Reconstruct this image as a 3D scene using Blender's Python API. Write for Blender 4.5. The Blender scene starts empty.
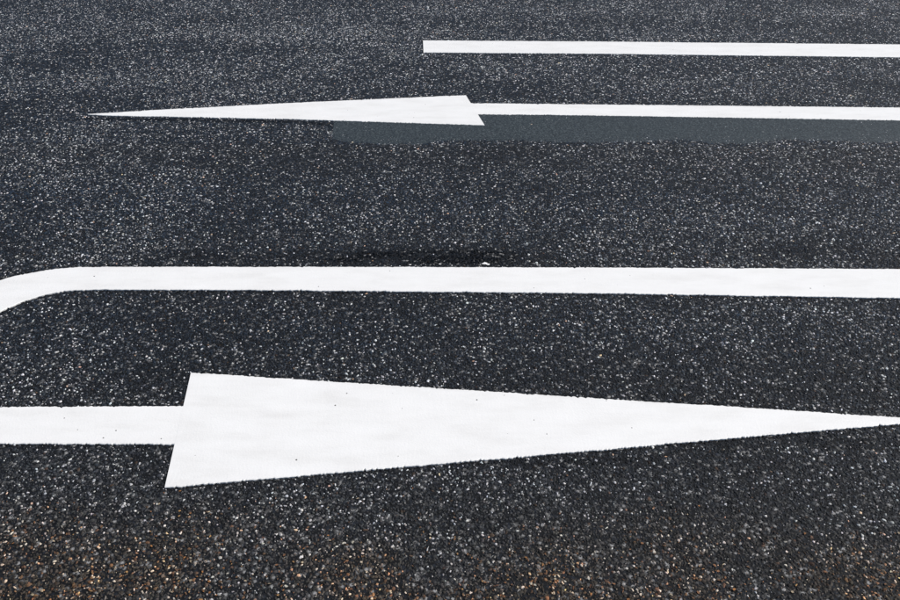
import bpy, math
import numpy as np
from mathutils import Matrix, Vector

sc = bpy.context.scene
R = math.radians

# ------------------------------------------------------------------ camera
cam_d = bpy.data.cameras.new('camera')
cam_d.sensor_width = 36.0
cam_d.lens = 32.0
cam_d.clip_start = 0.05
cam_d.clip_end = 5000.0
cam = bpy.data.objects.new('camera', cam_d)
sc.collection.objects.link(cam)
PITCH = math.atan2(550, 800)
cam.matrix_world = (Matrix.Translation((0, 0, 1.70))
                    @ Matrix.Rotation(math.pi / 2 - PITCH, 4, 'X')
                    @ Matrix.Rotation(R(0.3), 4, 'Z'))
sc.camera = cam

# ------------------------------------------------------------------ sky, sun, exposure
SUN_EL, SUN_AZ = R(50), R(82)
world = bpy.data.worlds.new('World')
sc.world = world
world.use_nodes = True
wn = world.node_tree.nodes
sky = wn.new('ShaderNodeTexSky')
sky.sky_type = 'NISHITA'
sky.sun_disc = False
sky.sun_elevation = SUN_EL
sky.sun_rotation = SUN_AZ
sky.air_density = 1.0
sky.dust_density = 1.5
wn['Background'].inputs['Strength'].default_value = 0.09
world.node_tree.links.new(sky.outputs[0], wn['Background'].inputs['Color'])

sun_d = bpy.data.lights.new('sun', 'SUN')
sun_d.energy = 3.6
sun_d.angle = R(0.53)
sun_d.color = (1.0, 0.955, 0.885)
sun = bpy.data.objects.new('sun', sun_d)
sc.collection.objects.link(sun)
to_sun = Vector((math.cos(SUN_EL) * math.sin(SUN_AZ), math.cos(SUN_EL) * math.cos(SUN_AZ), math.sin(SUN_EL)))
sun.rotation_euler = to_sun.to_track_quat('Z', 'Y').to_euler()
sun.location = to_sun * 30

sc.view_settings.view_transform = 'Standard'
sc.view_settings.look = 'None'
sc.view_settings.gamma = 1.0
sc.view_settings.use_curve_mapping = False
sc.view_settings.exposure = 0.07
sc.render.filter_size = 1.15

rng = np.random.default_rng(11)

# ------------------------------------------------------------------ helpers
def link(o, parent=None):
    sc.collection.objects.link(o)
    if parent is not None:
        o.parent = parent
    return o


def tag(o, label=None, cat=None, kind=None, group=None):
    for k, v in (('label', label), ('category', cat), ('kind', kind), ('group', group)):
        if v:
            o[k] = v
    return o


def mesh_obj(name, verts, faces, mat, parent=None, smooth=False):
    me = bpy.data.meshes.new(name)
    me.from_pydata([tuple(map(float, v)) for v in verts], [], [tuple(map(int, f)) for f in faces])
    me.materials.append(mat)
    if smooth:
        me.polygons.foreach_set('use_smooth', [True] * len(me.polygons))
    me.update()
    return link(bpy.data.objects.new(name, me), parent)


def np_mesh(name, verts, loop_idx, loop_tot, mat, colors=None, parent=None):
    me = bpy.data.meshes.new(name)
    me.vertices.add(len(verts))
    me.vertices.foreach_set('co', verts.astype(np.float32).ravel())
    me.loops.add(len(loop_idx))
    me.loops.foreach_set('vertex_index', loop_idx.astype(np.int32))
    me.polygons.add(len(loop_tot))
    start = np.concatenate([[0], np.cumsum(loop_tot)[:-1]])
    me.polygons.foreach_set('loop_start', start.astype(np.int32))
    me.polygons.foreach_set('loop_total', loop_tot.astype(np.int32))
    if colors is not None:
        a = me.attributes.new('stone_color', 'FLOAT_COLOR', 'POINT')
        a.data.foreach_set('color', colors.astype(np.float32).ravel())
    me.materials.append(mat)
    me.update(calc_edges=True)
    return link(bpy.data.objects.new(name, me), parent)


class Noise:
    """smooth 2-D value noise on a random lattice, 0..1"""
    def __init__(self, cell, seed):
        self.c = cell
        self.t = np.random.default_rng(seed).random((256, 256))

    def __call__(self, x, y):
        u, v = np.asarray(x) / self.c, np.asarray(y) / self.c
        i, j = np.floor(u).astype(int), np.floor(v).astype(int)
        f, g = u - i, v - j
        f, g = f * f * (3 - 2 * f), g * g * (3 - 2 * g)
        t = self.t
        a, b = t[i % 256, j % 256], t[(i + 1) % 256, j % 256]
        c, d = t[i % 256, (j + 1) % 256], t[(i + 1) % 256, (j + 1) % 256]
        return (a * (1 - f) + b * f) * (1 - g) + (c * (1 - f) + d * f) * g


def new_mat(name):
    m = bpy.data.materials.new(name)
    m.use_nodes = True
    nt = m.node_tree
    return m, nt, nt.nodes['Principled BSDF']


def node(nt, kind, **kw):
    n = nt.nodes.new(kind)
    for k, v in kw.items():
        if k.startswith('i_'):
            n.inputs[k[2:].replace('_', ' ')].default_value = v
        else:
            setattr(n, k, v)
    return n


def ramp(nt, src, stops, interp='LINEAR'):
    r = nt.nodes.new('ShaderNodeValToRGB')
    cr = r.color_ramp
    cr.interpolation = interp
    while len(cr.elements) < len(stops):
        cr.elements.new(0.5)
    for e, (p, c) in zip(cr.elements, stops):
        e.position = p
        e.color = c if len(c) == 4 else (*c, 1)
    nt.links.new(src, r.inputs[0])
    return r.outputs['Color']


def gcol(v):
    return (v, v, v, 1)


# ------------------------------------------------------------------ materials
# bitumen and fines between the stones; carries a stone speckle beyond the built chippings
mat_road, nt, bs = new_mat('asphalt_binder')
tc = node(nt, 'ShaderNodeNewGeometry')
vor = node(nt, 'ShaderNodeTexVoronoi', i_Scale=92.0)
nt.links.new(tc.outputs['Position'], vor.inputs['Vector'])
sep = node(nt, 'ShaderNodeSeparateColor')
nt.links.new(vor.outputs['Color'], sep.inputs[0])
cell = ramp(nt, sep.outputs[0], [(0.0, (.006, .0075, .011)), (.68, (.014, .018, .026)), (.83, (.052, .056, .063)), (.94, (.27, .27, .27))])  # dark stops carry the sky's blue sheen in their colour
edge = ramp(nt, vor.outputs['Distance'], [(.25, gcol(1)), (.55, gcol(.25))])
mx = node(nt, 'ShaderNodeMix', data_type='RGBA', blend_type='MULTIPLY')
mx.inputs[0].default_value = 1.0
nt.links.new(cell, mx.inputs[6])
nt.links.new(edge, mx.inputs[7])
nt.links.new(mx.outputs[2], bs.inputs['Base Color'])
bs.inputs['Roughness'].default_value = .75
bs.inputs['Specular IOR Level'].default_value = .25
ns = node(nt, 'ShaderNodeTexNoise', i_Scale=420.0, i_Detail=3.0)
nt.links.new(tc.outputs['Position'], ns.inputs['Vector'])
bp = node(nt, 'ShaderNodeBump', i_Strength=.8, i_Distance=.002)
nt.links.new(ns.outputs[0], bp.inputs['Height'])
nt.links.new(bp.outputs[0], bs.inputs['Normal'])

# crushed stone chippings, colour per stone
mat_stone, nt, bs = new_mat('crushed_stone')
at = node(nt, 'ShaderNodeAttribute', attribute_name='stone_color')
tc = node(nt, 'ShaderNodeNewGeometry')
ns = node(nt, 'ShaderNodeTexNoise', i_Scale=430.0, i_Detail=4.0, i_Roughness=.7)
nt.links.new(tc.outputs['Position'], ns.inputs['Vector'])
var = ramp(nt, ns.outputs[0], [(.36, gcol(.22)), (.50, gcol(.95)), (.66, gcol(1.5))])
mx = node(nt, 'ShaderNodeMix', data_type='RGBA', blend_type='MULTIPLY')
mx.inputs[0].default_value = 1.0
nt.links.new(at.outputs['Color'], mx.inputs[6])
nt.links.new(var, mx.inputs[7])
nt.links.new(mx.outputs[2], bs.inputs['Base Color'])
rr = ramp(nt, ns.outputs[0], [(.3, gcol(.55)), (.75, gcol(.85))])
bs.inputs['Specular IOR Level'].default_value = .28
nt.links.new(rr, bs.inputs['Roughness'])
nt.links.new(at.outputs['Alpha'], bs.inputs['Specular IOR Level'])
bp = node(nt, 'ShaderNodeBump', i_Strength=.6, i_Distance=.0012)
nt.links.new(ns.outputs[0], bp.inputs['Height'])
nt.links.new(bp.outputs[0], bs.inputs['Normal'])

# white thermoplastic paint
mat_paint, nt, bs = new_mat('white_thermoplastic')
tc = node(nt, 'ShaderNodeNewGeometry')
mp = node(nt, 'ShaderNodeMapping')
mp.inputs['Scale'].default_value = (2.2, 7.0, 1.0)
nt.links.new(tc.outputs['Position'], mp.inputs['Vector'])
n1 = node(nt, 'ShaderNodeTexNoise', i_Scale=2.2, i_Detail=6.0, i_Roughness=.62)
nt.links.new(mp.outputs[0], n1.inputs['Vector'])
base = ramp(nt, n1.outputs[0], [(.28, (.725, .717, .70)), (.5, (.785, .78, .766)), (.72, (.82, .816, .805))])
v1 = node(nt, 'ShaderNodeTexVoronoi', i_Scale=34.0)
nt.links.new(tc.outputs['Position'], v1.inputs['Vector'])
s1 = node(nt, 'ShaderNodeSeparateColor')
nt.links.new(v1.outputs['Color'], s1.inputs[0])
pick = node(nt, 'ShaderNodeMath', operation='GREATER_THAN')
pick.inputs[1].default_value = .80
nt.links.new(s1.outputs[0], pick.inputs[0])
size = node(nt, 'ShaderNodeMath', operation='MULTIPLY')
size.inputs[1].default_value = .11
nt.links.new(s1.outputs[1], size.inputs[0])
near = node(nt, 'ShaderNodeMath', operation='LESS_THAN')
nt.links.new(v1.outputs['Distance'], near.inputs[0])
nt.links.new(size.outputs[0], near.inputs[1])
pit = node(nt, 'ShaderNodeMath', operation='MULTIPLY')
nt.links.new(pick.outputs[0], pit.inputs[0])
nt.links.new(near.outputs[0], pit.inputs[1])
mx = node(nt, 'ShaderNodeMix', data_type='RGBA')
nt.links.new(pit.outputs[0], mx.inputs[0])
nt.links.new(base, mx.inputs[6])
mx.inputs[7].default_value = (.10, .095, .085, 1)
nt.links.new(mx.outputs[2], bs.inputs['Base Color'])
bs.inputs['Roughness'].default_value = .6
n2 = node(nt, 'ShaderNodeTexNoise', i_Scale=160.0, i_Detail=3.0)
nt.links.new(tc.outputs['Position'], n2.inputs['Vector'])
bp = node(nt, 'ShaderNodeBump', i_Strength=.55, i_Distance=.001)
nt.links.new(n2.outputs[0], bp.inputs['Height'])
nt.links.new(bp.outputs[0], bs.inputs['Normal'])

# smooth blue-grey masking coat over an old line
mat_seal, nt, bs = new_mat('grey_masking_coat')
tc = node(nt, 'ShaderNodeNewGeometry')
n1 = node(nt, 'ShaderNodeTexNoise', i_Scale=105.0, i_Detail=5.0, i_Roughness=.75)
nt.links.new(tc.outputs['Position'], n1.inputs['Vector'])
c1 = ramp(nt, n1.outputs[0], [(.36, (.007, .010, .012)), (.50, (.023, .032, .038)), (.66, (.085, .102, .107))])
nt.links.new(c1, bs.inputs['Base Color'])
bs.inputs['Roughness'].default_value = .65
bs.inputs['Specular IOR Level'].default_value = .35
bp = node(nt, 'ShaderNodeBump', i_Strength=.5, i_Distance=.0015)
nt.links.new(n1.outputs[0], bp.inputs['Height'])
nt.links.new(bp.outputs[0], bs.inputs['Normal'])

# dead leaf crumbs
mat_leaf, nt, bs = new_mat('dead_leaf_crumbs')
at = node(nt, 'ShaderNodeAttribute', attribute_name='stone_color')
nt.links.new(at.outputs['Color'], bs.inputs['Base Color'])
bs.inputs['Roughness'].default_value = .75

mat_ground, nt, bs = new_mat('verge_grass')
tc = node(nt, 'ShaderNodeNewGeometry')
n1 = node(nt, 'ShaderNodeTexNoise', i_Scale=6.0, i_Detail=8.0, i_Roughness=.7)
nt.links.new(tc.outputs['Position'], n1.inputs['Vector'])
nt.links.new(ramp(nt, n1.outputs[0], [(.3, (.02, .035, .01)), (.7, (.07, .10, .03))]), bs.inputs['Base Color'])
bs.inputs['Roughness'].default_value = .9

# ------------------------------------------------------------------ setting
ground = mesh_obj('ground', [(-1500, -1500, -.12), (1500, -1500, -.12), (1500, 1500, -.12), (-1500, 1500, -.12)], [(0, 1, 2, 3)], mat_ground)
tag(ground, kind='structure')
X0, X1, Y0, Y1 = -400, 400, -1.6, 16.0
rv = [(x, y, z) for z in (-.2, 0) for x, y in ((X0, Y0), (X1, Y0), (X1, Y1), (X0, Y1))]
road = mesh_obj('road', rv, [(4, 5, 6, 7), (0, 1, 5, 4), (1, 2, 6, 5), (2, 3, 7, 6), (3, 0, 4, 7)], mat_road)
tag(road, kind='structure')

# ------------------------------------------------------------------ outlines of the markings (metres on the road)
FAR = 14.0
MID_UP = [(-1.88, 2.42), (-1.83, 2.49), (-1.785, 2.54), (-1.74, 2.5842), (-1.7012, 2.6131), (-1.6647, 2.6293), (-1.6246, 2.6471), (-1.5788, 2.6637), (-1.5343, 2.6737), (-1.4972, 2.68), (-1.4532, 2.6842), (-1.3905, 2.6863), (-.5975, 2.6941), (.5972, 2.7006), (1.7928, 2.7003), (FAR, 2.70)]
MID_LO = [(-1.745, 2.20), (-1.71, 2.265), (-1.675, 2.325), (-1.6418, 2.3738), (-1.627, 2.3948), (-1.601, 2.4285), (-1.5627, 2.4642), (-1.5264, 2.4865), (-1.491, 2.503), (-1.4536, 2.5156), (-1.4139, 2.5207), (-1.3316, 2.5242), (-.571, 2.5259), (.5693, 2.5169), (1.6982, 2.4951), (FAR - .1, 2.49)]
NH_UP = [(-.8527, 2.036), (.4786, 1.9181), (.9922, 1.8739), (1.3953, 1.8374), (1.508, 1.8275)]
NH_LO = [(-.7912, 1.536), (-.4226, 1.5832), (.4443, 1.6915), (.9545, 1.757), (1.3826, 1.8097), (1.5067, 1.8248)]
NS_UP = [(-2.35, 1.852), (-1.4041, 1.8642), (-.828, 1.8732)]
NS_LO = [(-2.33, 1.703), (-1.3296, 1.7045), (-.807, 1.705)]
FH_UP = [(-2.0403, 4.294), (-1.8952, 4.3206), (-1.6587, 4.3651), (-1.4399, 4.4006), (-.8802, 4.4891), (.0873, 4.6244)]
FH_LO = [(-2.0403, 4.288), (-1.9227, 4.2738), (-1.6283, 4.2645), (-.8398, 4.2328), (.1849, 4.1604)]
FS_UP = [(.110, 4.4938), (.5185, 4.4884), (.8674, 4.4838), (2.603, 4.4596), (FAR, 4.30)]
FS_LO = [(.146, 4.3221), (.5034, 4.3209), (.8416, 4.3136), (2.513, 4.2641), (FAR, 4.10)]
FL_UP = [(-.2009, 5.7103), (1.0527, 5.7063), (3.1628, 5.675), (FAR, 5.52)]
FL_LO = [(-.1891, 5.4381), (1.0111, 5.4321), (3.0307, 5.3882), (FAR, 5.22)]
ST_UP = [(-.6599, 4.35), (-.1, 4.352), (.1654, 4.36), (.8, 4.36), (1.6, 4.35), (2.5614, 4.33), (FAR, 4.17)]
ST_LO = [(-.6276, 3.9585), (-.5547, 3.9203), (-.3534, 3.905), (-.124, 3.905), (-.1096, 3.9391), (.0855, 3.9639), (.4176, 3.9524), (.7846, 3.9376), (1.0523, 3.9607), (1.2319, 3.9828), (1.3952, 3.930), (1.6256, 3.942), (1.7511, 3.985), (2.0278, 3.9826), (2.1957, 3.9533), (2.3739, 3.9621), (4.5, 3.94), (FAR, 3.78)]
OUTLINES = [MID_UP + MID_LO[::-1], NH_UP + NH_LO[::-1], NS_UP + NS_LO[::-1], FH_UP + FH_LO[::-1],
            FS_UP + FS_LO[::-1], FL_UP + FL_LO[::-1]]


def resample(pts, n):
    p = np.array(pts, float)
    s = np.concatenate([[0], np.cumsum(np.hypot(*np.diff(p, axis=0).T))])
    t = np.linspace(0, s[-1], n)
    return np.stack([np.interp(t, s, p[:, 0]), np.interp(t, s, p[:, 1])], 1)


def resample_pair(up, lo, n):
    if len(up) == len(lo):                       # matching control points
        u, l = np.array(up, float), np.array(lo, float)
        m = (u + l) / 2
        s = np.concatenate([[0], np.cumsum(np.hypot(*np.diff(m, axis=0).T))])
        t = np.linspace(0, s[-1], n)
        f = lambda q: np.stack([np.interp(t, s, q[:, 0]), np.interp(t, s, q[:, 1])], 1)
        return f(u), f(l)
    return resample(up, n), resample(lo, n)


def smooth(p, k):
    if k <= 0:
        return p
    q = np.pad(p, ((k, k), (0, 0)), mode='reflect', reflect_type='odd')
    w = np.hanning(2 * k + 3)[1:-1]
    w /= w.sum()
    return np.stack([np.convolve(q[:, i], w, 'valid') for i in (0, 1)], 1)


def band(name, up, lo, mat, parent=None, top=.0058, step=.007, rag=.0022, blur=6, wave=.00012, skirt=-.002, seed=1, feather=False):
    """a slab of marking material between two edge lines, with ragged edges and a real thickness"""
    r = np.random.default_rng(seed)
    L = np.hypot(up[-1][0] - up[0][0], up[-1][1] - up[0][1])
    n = max(8, int(L / step))
    U, Lo = resample_pair(up, lo, n)
    if blur:
        U, Lo = smooth(U, blur), smooth(Lo, blur)
    d = U - Lo
    w = np.hypot(*d.T)
    dn = d / w[:, None]

    def jag(k):
        a = r.normal(0, 1, n)
        b = np.convolve(r.normal(0, 1, n + 8), np.ones(9) / 9, 'valid')[:n] * 2
        bite = np.where(r.random(n) < .05, -r.random(n) * 2.5, 0)
        return rag * (.45 * a + .45 * b + bite)
    taper = np.clip(w / .04, 0, 1)
    U = U + dn * (jag(0) * taper)[:, None]
    Lo = Lo - dn * (jag(1) * taper)[:, None]
    d = U - Lo
    w = np.hypot(*d.T)
    inset = np.minimum(.003, w * .2) / np.maximum(w, 1e-6)
    fr = [np.zeros(n), np.zeros(n), inset, inset * 3, np.full(n, .33), np.full(n, .66), 1 - inset * 3, 1 - inset, np.ones(n), np.ones(n)]
    if feather:
        fr = [np.full(n, q) for q in (0, 0, .06, .14, .26, .5, .75, .95, 1, 1)]
    m = Noise(.05, seed + 5)
    m2 = Noise(.011, seed + 6)
    V = []
    for k, f in enumerate(fr):
        P = Lo + d * f[:, None]
        z = top + wave * 2 * (m(P[:, 0] + 50, P[:, 1] + 50) - .5) + wave * (m2(P[:, 0] + 50, P[:, 1] + 50) - .5)
        if feather:
            z = z - .0012 * np.exp(-f * w / .05) - .0012 * np.exp(-(P[:, 0] - U[0, 0]) / .07)
        if k in (0, 9):
            z = np.full(n, skirt)
        elif k in (1, 8):
            z = z - .0014
        V.append(np.column_stack([P, z]))
    rows = len(fr)
    V = np.concatenate(V)
    F = []
    for k in range(rows - 1):
        a = np.arange(n - 1) + k * n
        F.append(np.column_stack([a, a + 1, a + 1 + n, a + n]))
    F = [tuple(q) for q in np.concatenate(F)]
    F.append(tuple(k * n for k in range(rows)))
    F.append(tuple(k * n + n - 1 for k in range(rows))[::-1])
    return mesh_obj(name, V, F, mat, parent)


def thing(name, loc):
    o = bpy.data.objects.new(name, None)
    o.empty_display_size = .2
    o.location = loc
    return link(o)


def under(root, o):
    o.parent = root
    o.matrix_parent_inverse = Matrix.Translation(-Vector(root.location))
    return o


# ------------------------------------------------------------------ markings
o = band('lane_line', FL_UP, FL_LO, mat_paint, seed=21, blur=0, rag=.003)
tag(o, 'straight white painted line farthest away, its square end on bare asphalt', 'road line')

ar = thing('road_arrow', (-.9, 4.36, .003))
tag(ar, 'slender far white arrow pointing left beside the grey masking strip', 'road arrow', group='painted arrows on the road')
under(ar, band('arrow_head', FH_UP, FH_LO, mat_paint, seed=31, blur=0, rag=.003))
under(ar, band('arrow_stem', FS_UP, FS_LO, mat_paint, seed=32, blur=0, rag=.003, top=.0055))

ar = thing('road_arrow', (.1, 1.80, .003))
tag(ar, 'large nearest white arrow pointing right across the asphalt', 'road arrow', group='painted arrows on the road')
under(ar, band('arrow_head', NH_UP, NH_LO, mat_paint, seed=41, blur=0, step=.005))
under(ar, band('arrow_stem', NS_UP, NS_LO, mat_paint, seed=42, blur=0, step=.005, top=.0055))

ml = band('lane_line', MID_UP, MID_LO, mat_paint, seed=51, blur=5)
tag(ml, 'long white line between the two arrows, its left end curving towards the viewer', 'road line')

sl = band('masking_strip', ST_UP, ST_LO, mat_seal, top=.0023, step=.014, rag=.008, blur=5, wave=.0006, seed=61, feather=True)
tag(sl, 'smooth blue-grey strip covering the asphalt along the far arrow', 'masking strip')

# drops of paint beside the long line
fv, ff = [], []
for (x, y, r_) in ((.140, 2.729, .009), (.152, 2.722, .006), (-.041, 2.722, .004), (-.161, 2.716, .004)):
    k = 7
    b = len(fv)
    fv += [(x + r_ * rng.uniform(.6, 1.3) * 1.5 * math.cos(a), y + r_ * rng.uniform(.6, 1.2) * math.sin(a), .0035) for a in np.linspace(0, 2 * math.pi, k, endpoint=False)]
    fv.append((x, y, .0048))
    ff += [(b + i, b + (i + 1) % k, b + k) for i in range(k)]
tag(mesh_obj('paint_drops', fv, ff, mat_paint, ml), kind='stuff')

# ------------------------------------------------------------------ stone chippings of the road surface
PITCH_ST = .0104                                  # finer chippings on the nearest lane
pts = []
y_, i = .72, 0
while y_ < 7.6:
    p = PITCH_ST * np.interp(y_, [1.6, 2.5], [.84, 1.0])
    half = 1.25 + (y_ - 1.1) * .492 + .65
    xs = np.arange(-half, half, p) + (i % 2) * p * .5
    out = np.clip((half - np.abs(xs)) / .6, 0, 1) * np.clip((y_ - .70) / .35, 0, 1)
    xs = xs[rng.random(len(xs)) < out]                # the built chippings thin out beyond the view
    row = np.column_stack([xs, np.full(len(xs), y_)])
    pts.append(row + rng.uniform(-.46, .46, row.shape) * p)
    y_ += p * .866
    i += 1
pts = np.concatenate(pts)


def inside_dist(P, poly):
    """inside mask and distance to the outline"""
    q = np.array(poly)
    x, y = P[:, 0], P[:, 1]
    ins = np.zeros(len(P), bool)
    dist = np.full(len(P), 9.0)
    for a, b in zip(q, np.roll(q, -1, 0)):
        c = ((a[1] > y) != (b[1] > y))
        if a[1] != b[1]:
            ins ^= c & (x < (b[0] - a[0]) * (y - a[1]) / (b[1] - a[1]) + a[0])
        e = b - a
        t = np.clip(((x - a[0]) * e[0] + (y - a[1]) * e[1]) / (e @ e), 0, 1)
        dist = np.minimum(dist, np.hypot(x - a[0] - t * e[0], y - a[1] - t * e[1]))
    return ins, dist


rim = np.full(len(pts), 9.0)
drop = np.zeros(len(pts), bool)
for poly in OUTLINES:
    ins, dist = inside_dist(pts, poly)
    drop |= ins & (dist > .008)
    rim = np.minimum(rim, dist)
pts, rim = pts[~drop], rim[~drop]
N = len(pts)
x, y = pts.T

# colour of each stone: coated dark, worn grey, bare white, a few tan
wear = .55 * Noise(.55, 1)(x + 30, y * 1.6) + .3 * Noise(.16, 2)(x + 30, y * 1.3) + .15 * Noise(.05, 3)(x + 30, y)
p_white = .135 + .22 * (wear - .5) + .05 * np.exp(-((y - 5.9) / .25) ** 2) * (x < 0)
p_grey = (.235 + .36 * (wear - .5)) * np.clip(.5 + .5 * (y - 1.2) / 1.2, .5, 1)


def spot(cx, cy, sx, sy):
    return np.exp(-((x - cx) / sx) ** 2 - ((y - cy) / sy) ** 2)


darkening = np.clip(1.7 * spot(-.25, 2.77, .30, .05) + 1.7 * spot(.1, 2.79, .18, .055) + .3 * spot(-1.0, 2.78, .25, .05)  # oily stain above the long line
              + .5 * spot(-.55, 1.60, .25, .03) + .5 * spot(.3, 1.645, .3, .025) + .5 * spot(1.15, 1.74, .2, .03) + .25 * spot(1.5, 2.84, .4, .06) + .5 * spot(-.95, 2.06, .10, .04) + .35 * spot(-.9, 1.65, .12, .05), 0, 1)  # fainter dark patches beside the near arrow and the long line
darkening = np.clip(darkening * (.35 + 1.3 * Noise(.06, 12)(x * .45 + 20, y + 5)) * (.6 + .8 * Noise(.02, 13)(x + 20, y + 5)), 0, 1)
seam_y = np.interp(x, [-4, -2.4684, -2.0077, -.84, -.6], [3.98, 4.1457, 4.235, 4.205, 4.15])
darkening = np.maximum(darkening, np.where(x < -2.03, .45, .9) * np.exp(-((y - seam_y) / .020) ** 2) * (x < -.5))
darkening = np.maximum(darkening, .8 * np.exp(-(rim / .010) ** 2))  # stones darker in a narrow rim along the marking edges
p_white *= 1 - darkening
p_grey *= 1 - darkening
sand = np.clip(spot(.68, 1.355, .045, .03) + spot(.62, 1.34, .05, .015) + .8 * spot(.47, 1.22, .06, .025) + .5 * spot(-.46, 1.46, .16, .05) + .4 * spot(.1, 1.60, .2, .03), 0, 1)
p_white = p_white + .16 * sand
p_grey = p_grey + .35 * sand
brown = np.clip((1.52 - y) / .40, 0, 1) * np.clip(.45 + 1.5 * (Noise(.16, 7)(x + 9, y) - .40), 0.1, 1)

u = rng.random(N)
v = rng.random(N)
tone = np.clip(.75 + .5 * wear, .5, 1.5) * (1 - .7 * darkening)
val = (.009 + .022 * v ** 1.5) * tone * (1 + .10 * np.clip((y - 2.2) / 3, 0, 1) + .9 * np.clip((2.0 - y) / .7, 0, 1))
isg = (u > 1 - p_white - p_grey)
isw = (u > 1 - p_white)
val = np.where(isg, (.035 + .12 * v ** 1.7) * tone, val)
val = np.where(isw, (.26 + .54 * v) * np.interp(y, [1.2, 2.0], [.82, 1.0]), val)
sky_band = .70 + .6 * np.exp(-((y - 3.25) / .45) ** 2) + .35 * np.exp(-((y - 2.3) / .2) ** 2) + .45 * (y > 3.9)  # blue sky sheen put into the stone colour, stronger in bands
sky_tint = np.where(isw, .05, np.where(isg, .4, 1.35) * np.clip((y - 1.25) / .8, .12, 1) * sky_band)
tint = np.stack([1 - .24 * sky_tint + rng.normal(0, .04, N), 1 + .05 * sky_tint + 0 * x, 1 + .52 * sky_tint + rng.normal(0, .04, N)], 1)
tan = (rng.random(N) < .014 + .22 * brown)
tint[tan] = np.stack([1.35 + .3 * rng.random(tan.sum()), np.ones(tan.sum()), .62 + .2 * rng.random(tan.sum())], 1)
tint *= (1 + brown[:, None] * np.array([.60, .14, -.30]))
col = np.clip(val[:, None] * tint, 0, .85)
val_tan = tan & ~isw
col[val_tan] *= (1 + 2.2 * brown[val_tan] * v[val_tan])[:, None]

LP = PITCH_ST * np.interp(y, [1.6, 2.5], [.84, 1.0])
spec = .28 * (1 - .85 * darkening)
rad = LP * (.36 + .55 * rng.random(N) ** 1.3)
rad = np.where(isw, LP * (.24 + .46 * rng.random(N) ** 1.4), rad)
rad = np.where(isg & ~isw, rad * .85, rad)
far_up = np.clip((y - 2.6) / 3.0, 0, 1)
rad = np.where(isw, rad * (1 + .45 * far_up), rad * (1 + .15 * far_up))
asp = rng.uniform(.42, .92, N)
rot = rng.uniform(0, 2 * math.pi, N)
ztop = .0006 + .0021 * rng.random(N)
tx, ty = rng.normal(0, .23, N), rng.normal(0, .23, N)


def rings(sel, k, scale, jit):
    n = len(sel)
    a = np.linspace(0, 2 * math.pi, k, endpoint=False)[None] + rng.uniform(-.33, .33, (n, k))
    rr_ = rad[sel][:, None] * (1 + rng.uniform(-jit, jit, (n, k))) * scale
    px_, py_ = rr_ * np.cos(a), rr_ * np.sin(a) * asp[sel][:, None]
    c, s = np.cos(rot[sel])[:, None], np.sin(rot[sel])[:, None]
    return c * px_ - s * py_, s * px_ + c * py_


def build_near(sel, k=5):
    n = len(sel)
    ox, oy = rings(sel, k, 1.0, .36)
    sc_ = rng.uniform(.5, .82, (n, 1)) + rng.uniform(-.1, .1, (n, k))
    ix, iy = ox * sc_, oy * sc_
    iz = ztop[sel][:, None] + ix * tx[sel][:, None] + iy * ty[sel][:, None] + rng.uniform(-.0003, .0003, (n, k))
    iz = np.minimum(iz, .0044)
    top = np.stack([ix + x[sel][:, None], iy + y[sel][:, None], iz], 2)
    bot = np.stack([ox + x[sel][:, None], oy + y[sel][:, None], np.full_like(ox, -.0014)], 2)
    V = np.concatenate([top, bot], 1)
    base = (np.arange(n) * 2 * k)[:, None]
    tops = base + np.arange(k)[None]
    i = np.arange(k)
    j = (i + 1) % k
    sides = np.stack([k + i, k + j, j, i], 1).reshape(1, -1) + base
    loops = np.concatenate([tops, sides], 1).ravel()
    tot = np.tile(np.array([k] + [4] * k), n)
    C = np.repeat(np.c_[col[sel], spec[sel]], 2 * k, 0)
    return V.reshape(-1, 3), loops, tot, C


def build_far(sel):
    n, k = len(sel), 5
    ox, oy = rings(sel, k, 1.08, .2)
    r_ = rad[sel]
    ring = np.stack([ox + x[sel][:, None], oy + y[sel][:, None], np.full_like(ox, -.0012) + (ox * tx[sel][:, None] + oy * ty[sel][:, None]) * .7], 2)
    ax, ay = rng.uniform(-.4, .4, n) * r_, rng.uniform(-.4, .4, n) * r_
    apex = np.stack([x[sel] + ax, y[sel] + ay, ztop[sel] + .0006], 1)[:, None]
    V = np.concatenate([ring, apex], 1)
    base = (np.arange(n) * (k + 1))[:, None]
    i = np.arange(k)
    tri = np.stack([i, (i + 1) % k, np.full(k, k)], 1).reshape(1, -1) + base
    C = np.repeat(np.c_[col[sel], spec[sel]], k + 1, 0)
    return V.reshape(-1, 3), tri.ravel(), np.full(n * k, 3), C


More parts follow.
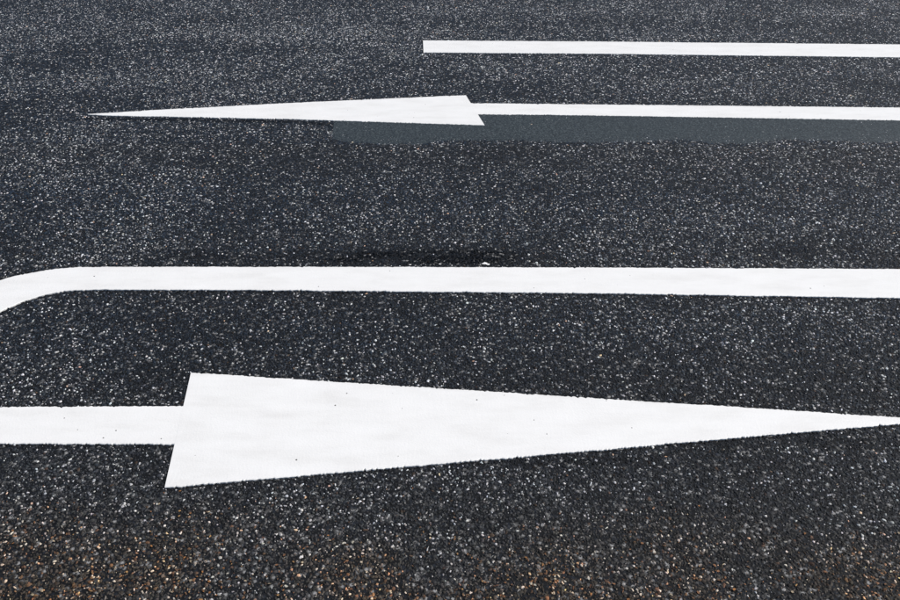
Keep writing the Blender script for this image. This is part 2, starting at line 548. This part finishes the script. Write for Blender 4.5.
blend = y + rng.uniform(-.45, .45, N)
near_i, mid_i, far_i = np.where(blend < 1.8)[0], np.where((blend >= 1.8) & (blend < 3.5))[0], np.where(blend >= 3.5)[0]
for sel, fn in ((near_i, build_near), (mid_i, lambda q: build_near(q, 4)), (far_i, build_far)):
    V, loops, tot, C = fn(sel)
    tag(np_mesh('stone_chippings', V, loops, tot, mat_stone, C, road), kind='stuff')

# ------------------------------------------------------------------ leaf crumbs and sand near the road's edge
n = 15000
lx = rng.uniform(-1.9, 1.9, n)
ly = 1.62 - .85 * rng.random(n) ** .75
keep = rng.random(n) < np.clip((1.55 - ly) / .35, .02, 1) * np.clip(.12 + 2.0 * (Noise(.14, 7)(lx + 9, ly) - .38), 0.03, 1)
for poly in OUTLINES:
    keep &= ~inside_dist(np.column_stack([lx, ly]), poly)[0]
lx, ly = lx[keep], ly[keep]
n = len(lx)
L = .0013 + .0034 * rng.random(n) ** 1.6
W = L * rng.uniform(.3, .8, n)
a = rng.uniform(0, 2 * math.pi, n)
lz = rng.uniform(.0030, .0046, n)
loc = np.array([[-1, -.6, 0], [.1, -1, .35], [1, -.1, 0], [.3, .9, .25], [-.8, .7, .1]])
V = np.zeros((n, 5, 3))
for i, (p, q, r_) in enumerate(loc):
    p_ = L * p * rng.uniform(.7, 1.2, n)
    q_ = W * q * rng.uniform(.7, 1.2, n)
    V[:, i, 0] = lx + np.cos(a) * p_ - np.sin(a) * q_
    V[:, i, 1] = ly + np.sin(a) * p_ + np.cos(a) * q_
    V[:, i, 2] = lz + r_ * L * rng.uniform(.2, 1.0, n)
pal = np.array([[.34, .15, .045], [.24, .11, .045], [.42, .24, .09], [.45, .36, .24], [.16, .085, .04], [.52, .48, .40]])
C = pal[rng.choice(6, n, p=[.16, .26, .12, .16, .24, .06])] * .85 * rng.uniform(.6, 1.15, (n, 1))
o = np_mesh('leaf_crumbs', V.reshape(-1, 3), np.arange(n * 5), np.full(n, 5), mat_leaf, np.repeat(np.c_[C, np.ones(n)], 5, 0))
tag(o, 'orange and tan crumbs of dead leaves scattered on the nearest asphalt', 'leaf litter', kind='stuff')
